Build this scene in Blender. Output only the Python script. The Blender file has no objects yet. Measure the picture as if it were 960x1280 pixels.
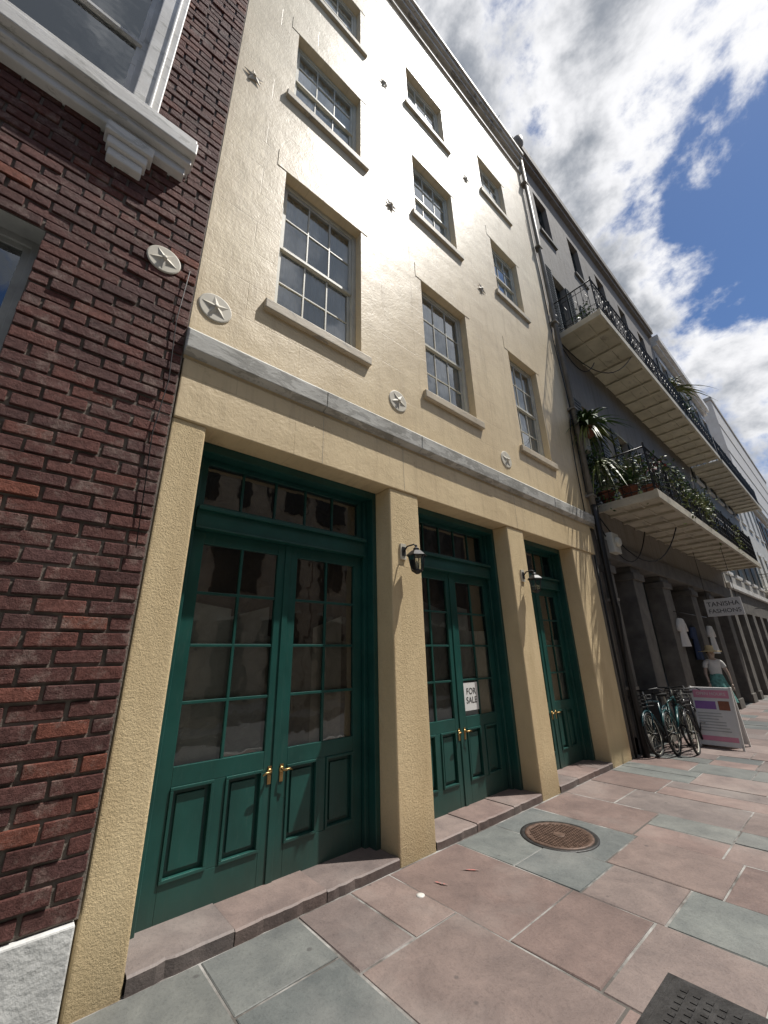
import bpy, math, random
from mathutils import Vector, Matrix
random.seed(7)
R=random.random
def U(a,b): return a+(b-a)*random.random()
sc=bpy.context.scene
G=-0.06   # pavement level

# ------------------------------------------------------------------ helpers
def empty(name,loc=(0,0,0)):
    o=bpy.data.objects.new(name,None); o.location=loc; o.empty_display_size=.2
    bpy.context.collection.objects.link(o); return o

class MB:
    def __init__(s): s.v=[];s.f=[];s.m=[];s.mats=[];s.c=[];s.sm=[]
    def mi(s,mat):
        if mat not in s.mats: s.mats.append(mat)
        return s.mats.index(mat)
    def face(s,pts,mat,col=(1,1,1),smooth=False):
        n=len(s.v); s.v+= [tuple(p) for p in pts]; s.f.append(list(range(n,n+len(pts)))); s.m.append(s.mi(mat)); s.c.append(col); s.sm.append(smooth)
    def add(s,vs,fs,mat,col=(1,1,1),smooth=False):
        n=len(s.v); s.v+=[tuple(p) for p in vs]; k=s.mi(mat)
        for f in fs: s.f.append([n+i for i in f]); s.m.append(k); s.c.append(col); s.sm.append(smooth)
    def box(s,x0,x1,y0,y1,z0,z1,mat,col=(1,1,1),ch=0,M=None,jit=0):
        if ch<=0:
            vs=[(x0,y0,z0),(x1,y0,z0),(x1,y1,z0),(x0,y1,z0),(x0,y0,z1),(x1,y0,z1),(x1,y1,z1),(x0,y1,z1)]
            fs=[(0,3,2,1),(4,5,6,7),(0,1,5,4),(1,2,6,5),(2,3,7,6),(3,0,4,7)]
        else:
            c=ch; vs=[];
            for z,i in ((z0,0),(z1-c,0),(z1,c)):
                vs+=[(x0+i,y0+i,z),(x1-i,y0+i,z),(x1-i,y1-i,z),(x0+i,y1-i,z)]
            fs=[(0,3,2,1),(8,9,10,11)]
            for l in (0,4):
                for k in range(4):
                    a=l+k;b=l+(k+1)%4; fs.append((a,b,b+4,a+4))
        if jit: vs=[(p[0]+U(-jit,jit),p[1]+U(-jit,jit),p[2]+U(-jit,jit)) for p in vs]
        if M is not None: vs=[M@Vector(p) for p in vs]
        s.add(vs,fs,mat,col)
    def tube(s,pts,r,mat,n=8,closed=False,smooth=True,col=(1,1,1),cap=True):
        pts=[Vector(p) for p in pts]; N=len(pts); rr=r if isinstance(r,(list,tuple)) else [r]*N
        vs=[];prev=None
        for i,p in enumerate(pts):
            if closed: t=pts[(i+1)%N]-pts[i-1]
            else: t=pts[min(i+1,N-1)]-pts[max(i-1,0)]
            t.normalize()
            if prev is None:
                a=Vector((0,0,1)) if abs(t.z)<.9 else Vector((1,0,0))
                prev=t.cross(a).normalized()
            else:
                prev=(prev-t*prev.dot(t)).normalized()
            b=t.cross(prev)
            for k in range(n):
                an=2*math.pi*k/n
                vs.append(p+(prev*math.cos(an)+b*math.sin(an))*rr[i])
        fs=[]
        for i in range(N if closed else N-1):
            j=(i+1)%N
            for k in range(n):
                fs.append((i*n+k,i*n+(k+1)%n,j*n+(k+1)%n,j*n+k))
        if cap and not closed:
            fs.append(tuple(range(n))[::-1]); fs.append(tuple((N-1)*n+k for k in range(n)))
        s.add(vs,fs,mat,col,smooth)
    def lathe(s,o,prof,mat,n=16,axis='z',smooth=True,col=(1,1,1)):
        vs=[]
        for r,h in prof:
            for k in range(n):
                a=2*math.pi*k/n; u=r*math.cos(a);w=r*math.sin(a)
                if axis=='z': p=(o[0]+u,o[1]+w,o[2]+h)
                elif axis=='x': p=(o[0]+h,o[1]+u,o[2]+w)
                else: p=(o[0]+w,o[1]+h,o[2]+u)
                vs.append(p)
        fs=[]
        for i in range(len(prof)-1):
            for k in range(n):
                fs.append((i*n+k,i*n+(k+1)%n,(i+1)*n+(k+1)%n,(i+1)*n+k))
        fs.append(tuple(range(n))[::-1]); fs.append(tuple((len(prof)-1)*n+k for k in range(n)))
        s.add(vs,fs,mat,col,smooth)
    def wall(s,x,y0,y1,z0,z1,ops,depth,mat,rmat=None):
        ys=sorted(set([y0,y1]+[o[0] for o in ops]+[o[1] for o in ops])); zs=sorted(set([z0,z1]+[o[2] for o in ops]+[o[3] for o in ops]))
        ys=[y for y in ys if y0<=y<=y1]; zs=[z for z in zs if z0<=z<=z1]
        for a,b in zip(ys,ys[1:]):
            for c,d in zip(zs,zs[1:]):
                my=(a+b)/2;mz=(c+d)/2
                if any(o[0]<my<o[1] and o[2]<mz<o[3] for o in ops): continue
                s.face([(x,a,c),(x,b,c),(x,b,d),(x,a,d)],mat)
        rm=rmat or mat
        for o in ops:
            a,b,c,d=o[:4]; X=x-depth
            s.face([(x,a,c),(x,a,d),(X,a,d),(X,a,c)],rm); s.face([(x,b,c),(X,b,c),(X,b,d),(x,b,d)],rm)
            s.face([(x,a,d),(x,b,d),(X,b,d),(X,a,d)],rm); s.face([(x,a,c),(X,a,c),(X,b,c),(x,b,c)],rm)
    def obj(s,name,parent=None,bevel=0,seg=2):
        me=bpy.data.meshes.new(name); me.from_pydata(s.v,[],s.f)
        for m in s.mats: me.materials.append(m)
        me.polygons.foreach_set("material_index",s.m); me.polygons.foreach_set("use_smooth",s.sm)
        at=me.attributes.new("col","FLOAT_COLOR","CORNER"); buf=[]
        for f,c in zip(s.f,s.c):
            for _ in f: buf+= [c[0],c[1],c[2],1]
        at.data.foreach_set("color",buf); me.update()
        o=bpy.data.objects.new(name,me); bpy.context.collection.objects.link(o)
        if parent: o.parent=parent
        if bevel:
            b=o.modifiers.new("bev","BEVEL"); b.width=bevel; b.segments=seg; b.limit_method='ANGLE'; b.angle_limit=math.radians(50)
        return o

# ------------------------------------------------------------------ materials
class NT:
    def __init__(s,name):
        s.mat=bpy.data.materials.new(name); s.mat.use_nodes=True; s.t=s.mat.node_tree; s.n=s.t.nodes; s.l=s.t.links
        s.b=s.n["Principled BSDF"]; s.out=s.n["Material Output"]
    def new(s,ty,**k):
        n=s.n.new(ty)
        for a,v in k.items(): setattr(n,a,v)
        return n
    def put(s,sock,v):
        if isinstance(v,bpy.types.NodeSocket): s.l.new(v,sock)
        else:
            if isinstance(v,tuple) and len(v)==3 and sock.type=='RGBA': v=v+(1,)
            sock.default_value=v
    def coord(s):
        return s.new("ShaderNodeTexCoord").outputs["Object"]
    def mapping(s,v,scale=(1,1,1),loc=(0,0,0)):
        m=s.new("ShaderNodeMapping"); s.l.new(v,m.inputs[0]); m.inputs["Scale"].default_value=scale; m.inputs["Location"].default_value=loc; return m.outputs[0]
    def noise(s,v,scale,detail=4,rough=.55,dist=0):
        n=s.new("ShaderNodeTexNoise"); s.l.new(v,n.inputs["Vector"]); n.inputs["Scale"].default_value=scale; n.inputs["Detail"].default_value=detail; n.inputs["Roughness"].default_value=rough; n.inputs["Distortion"].default_value=dist
        return n.outputs["Fac"]
    def ramp(s,f,p0,p1,c0=(0,0,0),c1=(1,1,1)):
        if p0>p1: p0,p1,c0,c1=p1,p0,c1,c0
        r=s.new("ShaderNodeValToRGB"); s.put(r.inputs[0],f); e=r.color_ramp.elements; e[0].position=p0;e[1].position=p1;e[0].color=(*c0,1);e[1].color=(*c1,1); return r.outputs[0]
    def mix(s,f,a,b,mode='MIX'):
        m=s.new("ShaderNodeMix",data_type='RGBA',blend_type=mode); s.put(m.inputs[0],f); s.put(m.inputs[6],a); s.put(m.inputs[7],b); return m.outputs[2]
    def math(s,op,a,b=0.0,clamp=False):
        m=s.new("ShaderNodeMath",operation=op,use_clamp=clamp); s.put(m.inputs[0],a); s.put(m.inputs[1],b); return m.outputs[0]
    def bump(s,h,strength=.3,dist=.01,nrm=None):
        b=s.new("ShaderNodeBump"); s.put(b.inputs["Height"],h); b.inputs["Strength"].default_value=strength; b.inputs["Distance"].default_value=dist
        if nrm is not None: s.l.new(nrm,b.inputs["Normal"])
        return b.outputs[0]
    def fin(s,col=None,rough=None,nrm=None,metal=None,spec=None):
        if col is not None: s.put(s.b.inputs["Base Color"],col)
        if rough is not None: s.put(s.b.inputs["Roughness"],rough)
        if nrm is not None: s.put(s.b.inputs["Normal"],nrm)
        if metal is not None: s.b.inputs["Metallic"].default_value=metal
        if spec is not None: s.b.inputs["Specular IOR Level"].default_value=spec
        return s.mat

def mul(c,k): return tuple(min(1,a*k) for a in c)
def simple(name,c,rough=.6,var=.25,scale=6,bump=.15,bscale=40,metal=0,spec=.5,bd=.004):
    t=NT(name); co=t.coord()
    n=t.noise(co,scale,4,.6); col=t.mix(t.ramp(n,.3,.72),mul(c,1-var),mul(c,1+var))
    nr=t.bump(t.noise(co,bscale,3,.6),bump,bd) if bump>.12 else None
    return t.fin(col,t.math('ADD',t.math('MULTIPLY',n,.2),rough-.1),nr,metal,spec)

def yz(t,co):
    sp=t.new("ShaderNodeSeparateXYZ"); t.l.new(co,sp.inputs[0]); cb=t.new("ShaderNodeCombineXYZ")
    t.l.new(sp.outputs[1],cb.inputs[0]); t.l.new(sp.outputs[2],cb.inputs[1]); return sp,cb.outputs[0]

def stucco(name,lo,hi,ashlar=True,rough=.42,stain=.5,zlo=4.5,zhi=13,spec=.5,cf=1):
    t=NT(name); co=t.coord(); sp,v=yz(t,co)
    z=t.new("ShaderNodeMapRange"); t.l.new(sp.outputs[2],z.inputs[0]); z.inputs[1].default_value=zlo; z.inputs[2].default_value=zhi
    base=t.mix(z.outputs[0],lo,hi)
    big=t.noise(co,.9,5,.65); base=t.mix(t.ramp(big,.35,.7),base,t.mix(1.0,base,(.86,.84,.82),'MULTIPLY'))
    streak=t.noise(t.mapping(co,(1,5,.35)),1.6,5,.65); base=t.mix(t.math('MULTIPLY',t.ramp(streak,.5,.75),stain),base,t.mix(1.0,base,(.62,.59,.55),'MULTIPLY'))
    spots=t.noise(co,12,5,.72); base=t.mix(t.math('MULTIPLY',t.ramp(spots,.58,.72),.6),base,t.mix(1.0,base,(.70,.67,.62),'MULTIPLY'))
    base=t.mix(t.math('MULTIPLY',t.ramp(spots,.36,.26),.5),base,t.mix(1.0,base,(1.0,1.08,1.25),'MULTIPLY'))
    b2=t.bump(t.math('ADD',t.math('MULTIPLY',t.noise(co,2.2,3,.5),1.5),t.math('MULTIPLY',t.noise(co,34,4,.65),.45)),.55*cf,.015)
    nrm=b2
    if ashlar:
        br=t.new("ShaderNodeTexBrick"); t.l.new(t.mapping(v,(1,1,1),(.2,.21,0)),br.inputs[0]); br.inputs["Scale"].default_value=1
        br.inputs["Mortar Size"].default_value=.005; br.inputs["Mortar Smooth"].default_value=.5; br.inputs["Brick Width"].default_value=1.22; br.inputs["Row Height"].default_value=.46
        br.inputs["Color1"].default_value=(1,1,1,1);br.inputs["Color2"].default_value=(1,1,1,1);br.inputs["Mortar"].default_value=(0,0,0,1)
        br.inputs["Bias"].default_value=0
        wear=t.ramp(big,.38,.56)
        g=t.math('MULTIPLY',br.outputs["Fac"],wear)
        base=t.mix(t.math('MULTIPLY',g,.32),base,t.mix(1.0,base,(.55,.5,.45),'MULTIPLY'))
        nrm=t.bump(t.math('SUBTRACT',1.0,g),.4,.005,b2)
    rg=t.math('ADD',t.math('MULTIPLY',spots,.3),rough-.15)
    return t.fin(base,rg,nrm,0,spec)

M={}
M['stucco']=stucco("cream_painted_stucco",(.80,.635,.385),(.74,.645,.48),rough=.47,spec=.45)  # paler with height: faded paint plus sun glare put into the colour
def roughcast(name,c):
    t=NT(name); co=t.coord()
    n=t.noise(co,70,4,.75); n1=t.noise(co,22,3,.6)
    big=t.noise(t.mapping(co,(1,2,.5)),1.5,5,.65)
    col=t.mix(t.ramp(big,.35,.7),mul(c,1.03),t.mix(1.0,c,(.83,.8,.76),'MULTIPLY'))
    col=t.mix(t.math('MULTIPLY',t.ramp(n,.52,.68),.35),col,mul(c,.6))
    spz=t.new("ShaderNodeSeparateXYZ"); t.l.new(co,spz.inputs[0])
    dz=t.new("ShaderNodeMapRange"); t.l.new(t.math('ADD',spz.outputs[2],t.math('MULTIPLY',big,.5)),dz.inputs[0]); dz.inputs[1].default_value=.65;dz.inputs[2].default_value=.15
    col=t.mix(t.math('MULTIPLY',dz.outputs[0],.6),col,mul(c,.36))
    return t.fin(col,.8,t.bump(t.math('ADD',n,t.math('MULTIPLY',n1,.6)),.8,.011),0,.25)
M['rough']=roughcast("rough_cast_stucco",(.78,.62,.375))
M['grey']=stucco("weathered_grey_stucco",(.31,.28,.24),(.25,.235,.215),True,.75,.8,6,14,.25)
def peel(name,c1,c2,th=.5,scale=7,rough=.6):
    t=NT(name); co=t.coord(); n=t.noise(t.mapping(co,(1,.5,1.6)),scale,7,.72,.3)
    col=t.mix(t.ramp(n,th,th+.03),c1,c2); col=t.mix(t.ramp(t.noise(co,2,5,.6),.35,.7),col,t.mix(1.0,col,(.72,.71,.69),'MULTIPLY'))
    return t.fin(col,rough,t.bump(n,.5,.012))
M['band']=peel("peeling_grey_white_band",(.62,.61,.56),(.42,.41,.37),.50,6)
M['cornice']=peel("weathered_cornice",(.62,.60,.54),(.30,.29,.27),.56,4)
M['sill']=peel("painted_sill",(.62,.53,.39),(.38,.34,.28),.58,7)
M['frame']=simple("grey_beige_frame_paint",(.60,.58,.49),.45,.12,5,.15,60)
M['white']=peel("weathered_white_trim",(.78,.765,.73),(.58,.57,.53),.58,5,.5)
M['casing']=simple("grey_casing_paint",(.36,.36,.345),.6,.2)
t=NT("teal_green_door_paint"); co=t.coord()
n=t.noise(co,2.2,4,.6); c=t.mix(t.ramp(n,.3,.7),(.008,.055,.046),(.014,.088,.074))
dirt=t.noise(t.mapping(co,(1,5,.9)),6,6,.75); c=t.mix(t.math('MULTIPLY',t.ramp(dirt,.56,.75),.45),c,(.055,.11,.095))
spz=t.new("ShaderNodeSeparateXYZ"); t.l.new(co,spz.inputs[0]); dz=t.new("ShaderNodeMapRange"); t.l.new(t.math('ADD',spz.outputs[2],t.math('MULTIPLY',dirt,.4)),dz.inputs[0]); dz.inputs[1].default_value=.55;dz.inputs[2].default_value=.2
c=t.mix(t.math('MULTIPLY',dz.outputs[0],.35),c,(.07,.075,.06))
M['green']=t.fin(c,t.math('ADD',t.math('MULTIPLY',dirt,.35),.20),t.bump(dirt,.2,.004),0,.5)
M['dkgreen']=simple("dark_shutter_paint",(.012,.02,.018),.5,.3)
M['iron']=simple("black_wrought_iron",(.012,.012,.013),.45,.3,10,.1)
M['brass']=simple("aged_brass",(.42,.29,.13),.38,.3,10,.1,60,1)
M['curtain']=simple("white_curtain",(.86,.86,.83),.9,.05,4,.1)
M['stone']=simple("grey_granite",(.13,.12,.105),.75,.35,3,.4,30,bd=.01)
M['plinth']=simple("white_plinth_stone",(.62,.62,.60),.7,.2,5,.5,22,bd=.015)
M['underboard']=peel("painted_balcony_boards",(.56,.51,.40),(.40,.36,.29),.60,5)
M['cable']=simple("black_cable",(.01,.01,.01),.6,.1,6,.1)
M['pipe']=simple("painted_downspout",(.20,.18,.15),.55,.3,4)
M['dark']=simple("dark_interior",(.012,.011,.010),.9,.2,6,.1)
M['plaster']=simple("plaster_star",(.66,.61,.50),.6,.12,9,.1)
M['body']=simple("building_masonry",(.25,.22,.19),.9,.2,2,.1)
def glass(name,tint=(.9,.95,.93),base=.10):
    t=NT(name); n=t.n; gl=n.new("ShaderNodeBsdfGlossy"); gl.inputs["Roughness"].default_value=.015; gl.inputs["Color"].default_value=(.92,.95,.97,1)
    tr=n.new("ShaderNodeBsdfTransparent"); tr.inputs[0].default_value=(*tint,1)
    fr=n.new("ShaderNodeFresnel"); fr.inputs[0].default_value=1.5
    co=t.coord(); bp=t.bump(t.noise(co,3.5,2,.5),.18,.014); t.l.new(bp,gl.inputs["Normal"]); t.l.new(bp,fr.inputs["Normal"])
    f=t.math('ADD',fr.outputs[0],base,True); mx=n.new("ShaderNodeMixShader"); t.l.new(f,mx.inputs[0]); t.l.new(tr.outputs[0],mx.inputs[1]); t.l.new(gl.outputs[0],mx.inputs[2])
    t.l.new(mx.outputs[0],t.out.inputs[0]); return t.mat
M['glass']=glass("window_glass",(.95,.98,.97),.16); M['dglass']=glass("door_glass",(.88,.90,.88),.12)
t=NT("paper_lining"); co=t.coord(); a=t.new("ShaderNodeAttribute",attribute_name="col")
wr=t.noise(co,5,5,.6,1.2); c=t.mix(1.0,a.outputs["Color"],t.ramp(wr,.2,.8,(.6,.6,.6),(1,1,1)),'MULTIPLY'); M['paper']=t.fin(c,.8,t.bump(wr,.6,.05))
t=NT("red_brick"); co=t.coord(); g=t.new("ShaderNodeNewGeometry"); ri=g.outputs["Random Per Island"]
r=t.new("ShaderNodeValToRGB"); t.l.new(ri,r.inputs[0]); cr=r.color_ramp; cr.elements[0].position=0; cr.elements[0].color=(.13,.058,.052,1); cr.elements[1].position=1; cr.elements[1].color=(.33,.11,.068,1)
for p,cc in ((.2,(.20,.080,.066,1)),(.4,(.15,.072,.065,1)),(.6,(.24,.090,.070,1)),(.8,(.17,.080,.074,1)),(.93,(.26,.10,.075,1))):
    e=cr.elements.new(p); e.color=cc
n=t.noise(co,24,6,.78); c=t.mix(t.ramp(n,.35,.68),t.mix(1.0,r.outputs[0],(.50,.47,.47),'MULTIPLY'),r.outputs[0])
n3=t.noise(co,5,6,.78); c=t.mix(t.math('MULTIPLY',t.ramp(n3,.52,.66),.6),c,(.36,.27,.23))
n5=t.noise(co,.8,4,.6); c=t.mix(t.math('MULTIPLY',t.ramp(n5,.5,.7),.4),c,t.mix(1.0,c,(.55,.53,.53),'MULTIPLY'))
M['brick']=t.fin(c,.75,t.bump(n,1.0,.03),0,.3)
M['mortar']=simple("brick_mortar",(.19,.16,.135),.9,.5,4,.6,60,bd=.01)
t=NT("flagstone"); co=t.coord(); a=t.new("ShaderNodeAttribute",attribute_name="col")
n=t.noise(co,3.2,7,.70,.4); n2=t.noise(co,55,4,.72); n4=t.noise(co,.9,5,.6)
c=t.mix(1.0,a.outputs["Color"],t.ramp(n,.26,.74,(.72,.73,.75),(1.28,1.26,1.23)),'MULTIPLY')
c=t.mix(t.math('MULTIPLY',t.ramp(n2,.50,.70),.5),c,t.mix(1.0,c,(.55,.55,.55),'MULTIPLY'))
c=t.mix(t.math('MULTIPLY',t.ramp(n4,.40,.78),.55),c,t.mix(1.0,c,(.60,.60,.61),'MULTIPLY'))
c=t.mix(t.math('MULTIPLY',t.ramp(n4,.48,.25),.35),c,(.33,.31,.285))
gum=t.new("ShaderNodeTexVoronoi"); t.l.new(co,gum.inputs[0]); gum.inputs["Scale"].default_value=3.6
gm=t.ramp(gum.outputs[0],.04,.075,(1,1,1),(0,0,0)); c=t.mix(t.math('MULTIPLY',gm,.6),c,(.06,.055,.055))
M['slab']=t.fin(c,t.math('ADD',t.math('MULTIPLY',n,.3),.42),t.bump(t.math('ADD',n,t.math('MULTIPLY',n2,.35)),.6,.014),0,.4)
t=NT("mortar_joint"); co=t.coord(); n=t.noise(co,1.4,5,.7); c=t.mix(t.ramp(n,.42,.6),(.10,.09,.08),(.36,.35,.33)); M['joint']=t.fin(c,.9,t.bump(t.noise(co,60,3,.6),.5,.006))
M['kerb']=simple("granite_kerb",(.28,.27,.25),.8,.2)
M['asphalt']=simple("asphalt",(.05,.05,.052),.85,.25,4,.6,90)
M['ground']=simple("ground_earth",(.12,.11,.10),.9,.2,1)
M['rust']=simple("rusty_cast_iron",(.12,.075,.055),.55,.4,18,.5,60,.3)
M['castiron']=simple("dark_cast_iron",(.045,.043,.042),.5,.35,14,.5,70,.4)
def leafmat(name,c):
    t=NT(name); g=t.new("ShaderNodeNewGeometry"); col=t.mix(g.outputs["Random Per Island"],mul(c,.5),mul(c,1.5)); 
    return t.fin(col,.5)
M['leaf']=leafmat("leaf_green",(.05,.10,.025)); M['leaf2']=leafmat("leaf_yellow_green",(.12,.14,.035)); M['redleaf']=leafmat("flower_red",(.25,.03,.03))
M['terra']=simple("terracotta",(.26,.10,.06),.8,.2)

# ------------------------------------------------------------------ ground
mb=MB(); mb.face([(-400,-400,G-.20),(400,-400,G-.20),(400,400,G-.20),(-400,400,G-.20)],M['ground']); mb.obj("ground")
SW=4.3
sidewalk=empty("sidewalk"); mb=MB(); mb.box(-1.2,SW,-12,130,G-.19,G-.005,M['joint']); mb.obj("joint_bed",sidewalk)
mb=MB()
cuts=[-12,-11,-10.1,-9.2,-8.3,-7.4,-6.5,-5.6,-4.7,-3.8,-2.9,-2.0,-1.15,-.35,.45,1.22,1.88,2.75,3.62,4.25,5.02,5.85,6.6,7.35]
y=7.35
while y<75: y+=U(.6,.95); cuts.append(y)
PINK=[(.215,.165,.148),(.24,.19,.172),(.185,.148,.136),(.235,.178,.158),(.20,.168,.156),(.22,.16,.142)]
GREY=[(.165,.177,.168),(.138,.150,.146),(.190,.197,.184),(.155,.163,.155)]
for i in range(len(cuts)-1):
    a,b=cuts[i],cuts[i+1]; x=.012
    while x<SW-.02:
        w=U(.5,1.2)
        if SW-.01-(x+w)<.45: w=SW-.01-x
        e=x+w; cx=(x+e)/2; cy=(a+b)/2
        parts=[(a,b)]
        if (b-a)>.7 and R()<.25 and cy>1.9: m_=(a+b)/2+U(-.1,.1); parts=[(a,m_),(m_,b)]
        for (pa,pb) in parts:
            if cy<1.88: col=random.choice(GREY)
            elif 3.5<cy<5.1 and cx<1.3: col=random.choice(GREY)
            elif cy>7.3: col=random.choice(GREY+PINK)
            elif 3.7<cy<4.6 and 1.9<cx<2.9: col=GREY[0]
            else: col=random.choice(PINK) if R()<.88 else random.choice(GREY)
            k=U(.86,1.14); col=tuple(q*k for q in col)
            g=U(.004,.010); mb.box(x+g,e-g,pa+g,pb-g,G-.15,G+U(-.003,.003),M['slab'],col,ch=.005,jit=.0022)
        x=e
mb.box(-1.19,.0,8.8,21,G-.1,G-.001,M['slab'],GREY[1])
mb.obj("flagstones",sidewalk)
mb=MB(); mb.box(SW,SW+.16,-12,130,G-.3,G+.0,M['kerb'],ch=.012); mb.obj("kerb",sidewalk)
mb=MB(); mb.face([(SW+.16,-60,G-.14),(9.0,-60,G-.14),(9.0,130,G-.14),(SW+.16,130,G-.14)],M['asphalt']); mb.obj("road")
mb=MB(); mb.box(9.0,11.2,-60,130,G-.3,G,M['kerb']); mb.obj("opposite_sidewalk")
ob=empty("opposite_brick_row"); mb=MB(); mb.box(11.2,20,-30,100,G,10.5,M['brick'])
M['obw']=simple("opposite_stucco",(.45,.39,.31),.8,.3,1,.1)
yy=-30
while yy<99:
    mb.box(11.08,11.2,yy,yy+6.4,G+.01,10.8,random.choice([M['obw'],M['stone'],M['obw']]))
    for k in range(3):
        for zz in (.1,4.2,7.6): 
            mb.box(11.03,11.08,yy+.5+k*2.05,yy+1.75+k*2.05,zz,zz+(3.0 if zz<1 else 2.1),M['dkgreen']); mb.box(10.95,11.08,yy+.4+k*2.05,yy+1.85+k*2.05,zz+(3.0 if zz<1 else 2.1),zz+(3.2 if zz<1 else 2.3),M['frame'])
    mb.box(10.9,11.08,yy,yy+6.4,10.3,10.8,M['frame']); yy+=6.5
mb.obj("walls",ob)

mh=empty("manhole_cover",(.62,4.48,0)); mb=MB()
mb.lathe((0,0,0),[(.37,G-.02),(.37,G+.004),(.345,G+.006),(.33,G+.003)],M['castiron'],48)
mb.lathe((0,0,0),[(.325,G-.01),(.325,G+.007),(.30,G+.011),(.292,G+.006)],M['rust'],48)
for i in range(-8,9):
    for j in range(-8,9):
        x=i*.032;yy=j*.032
        if x*x+yy*yy<.275**2 and x*x+yy*yy>.07**2: mb.box(x-.010,x+.010,yy-.010,yy+.010,G,G+.012,M['rust'])
mb.lathe((0,0,0),[(.06,G),(.06,G+.013),(.05,G+.013)],M['rust'],20)
mb.obj("cover_disc",mh)
uc=empty("utility_cover"); mb=MB()
mb.box(1.93,2.75,2.35,3.16,G-.02,G+.006,M['castiron'],ch=.003); mb.box(1.965,2.715,2.385,3.125,G-.02,G+.010,M['castiron'],ch=.003)
for i in range(12):
    for j in range(12): 
        mb.box(2.02+i*.056,2.05+i*.056,2.44+j*.055,2.47+j*.055,G,G+.014,M['castiron'])
mb.obj("cover_plate",uc)
t=NT("red_spray_paint"); co=t.coord(); n=t.noise(co,30,4,.75); pcol=t.mix(t.ramp(n,.45,.62),(.2,.155,.14),(.46,.15,.13)); M['redpaint']=t.fin(pcol,.8)
pm=MB()
for (a,b,c,d) in ((.36,2.93,.47,2.97),(.38,3.24,.50,3.34)):
    A=Vector((a,b));B=Vector((c,d)); n_=(B-A).normalized(); p=Vector((-n_.y,n_.x))*.013
    N_=7
    L1=[A.lerp(B,i/N_)+p*U(.4,1.2)*math.sin(math.pi*(i+.3)/(N_+.6)) for i in range(N_+1)]; L2=[A.lerp(B,i/N_)-p*U(.4,1.2)*math.sin(math.pi*(i+.3)/(N_+.6)) for i in range(N_+1)]
    pm.face([(q.x,q.y,G+.0055) for q in L2]+[(q.x,q.y,G+.0055) for q in L1[::-1]],M['redpaint'])
pm.obj("survey_paint_mark")
mb=MB(); mb.lathe((.42,2.71,G),[(.032,-.01),(.032,.005),(.012,.006)],M['white'],20); mb.obj("survey_marker_disc")

# ------------------------------------------------------------------ window factory
def sash_window(par,y0,y1,z0,z1,x,cols=3,rows=2,frame=M['frame'],curtain=True,gl=None,name="sash_window",cw=.06):
    fr=MB(); g=MB(); gl=gl or M['glass']
    fr.box(x-.06,x+.03,y0,y0+cw,z0,z1,frame); fr.box(x-.06,x+.03,y1-cw,y1,z0,z1,frame)
    fr.box(x-.06,x+.029,y0+cw,y1-cw,z1-cw,z1,frame); fr.box(x-.06,x+.029,y0+cw,y1-cw,z0,z0+cw*.8,frame)
    a=y0+cw;b=y1-cw;c=z0+cw*.8;d=z1-cw; mid=(c+d)/2
    for k,(s0,s1,xx) in enumerate(((c,mid+.02,x-.035),(mid-.02,d,x-.005))):
        st=.045
        fr.box(xx-.02,xx+.015,a,a+st,s0,s1,frame); fr.box(xx-.02,xx+.015,b-st,b,s0,s1,frame)
        fr.box(xx-.02,xx+.0145,a+st,b-st,s0,s0+st,frame); fr.box(xx-.02,xx+.0145,a+st,b-st,s1-st,s1,frame)
        ia=a+st;ib=b-st;ic=s0+st;idd=s1-st
        for i in range(1,cols):
            yy=ia+(ib-ia)*i/cols; fr.box(xx-.012,xx+.013,yy-.011,yy+.011,ic,idd,frame)
        for j in range(1,rows):
            zz=ic+(idd-ic)*j/rows; fr.box(xx-.0115,xx+.0125,ia,ib,zz-.011,zz+.011,frame)
        for i in range(cols):
            for j in range(rows):
                p=[(ia+(ib-ia)*i/cols,ic+(idd-ic)*j/rows),(ia+(ib-ia)*(i+1)/cols,ic+(idd-ic)*(j+1)/rows)]
                ty=U(-.004,.004);tz=U(-.004,.004)
                g.face([(xx+ty+tz,p[0][0],p[0][1]),(xx-ty+tz,p[1][0],p[0][1]),(xx-ty-tz,p[1][0],p[1][1]),(xx+ty-tz,p[0][0],p[1][1])],gl)
    o=fr.obj(name+"_frame",par,.003,1); g.obj(name+"_glass",par)
    if curtain:
        cu=MB(); N=60; xs=x-.075
        ph=R()*9
        prev=None
        for i in range(N+1):
            yy=a+(b-a)*i/N; xo=xs+.010*math.sin(i*.9+ph)+.006*math.sin(i*2.3+ph)
            if prev: cu.face([(prev[0],prev[1],c),(xo,yy,c),(xo,yy,d),(prev[0],prev[1],d)],M['curtain'],smooth=True)
            prev=(xo,yy)
        cu.obj(name+"_curtain",par)

# ------------------------------------------------------------------ cream building
cb=empty("cream_stucco_building")
WY=[(1.30,2.48),(3.70,4.84),(6.20,7.28)]; WZ=[(5.20,7.40),(8.96,10.62),(12.20,13.60)]
ops=[(a,b,c,d) for a,b in WY for c,d in WZ]
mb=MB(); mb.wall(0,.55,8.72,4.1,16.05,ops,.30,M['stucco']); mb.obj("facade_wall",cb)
mb=MB()
mb.box(-10,-1.3,.55,8.72,G,16.4,M['body']); mb.face([(-1.3,.55,16.3),(-.02,.55,16.3),(-.02,8.72,16.3),(-1.3,8.72,16.3)],M['body'])
for yy in (.56,8.71): mb.face([(-1.3,yy,G),(-.02,yy,G),(-.02,yy,16.4),(-1.3,yy,16.4)],M['body'])
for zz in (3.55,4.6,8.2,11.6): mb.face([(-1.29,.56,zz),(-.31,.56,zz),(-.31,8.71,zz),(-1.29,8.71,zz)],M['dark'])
mb.obj("building_mass",cb)
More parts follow.
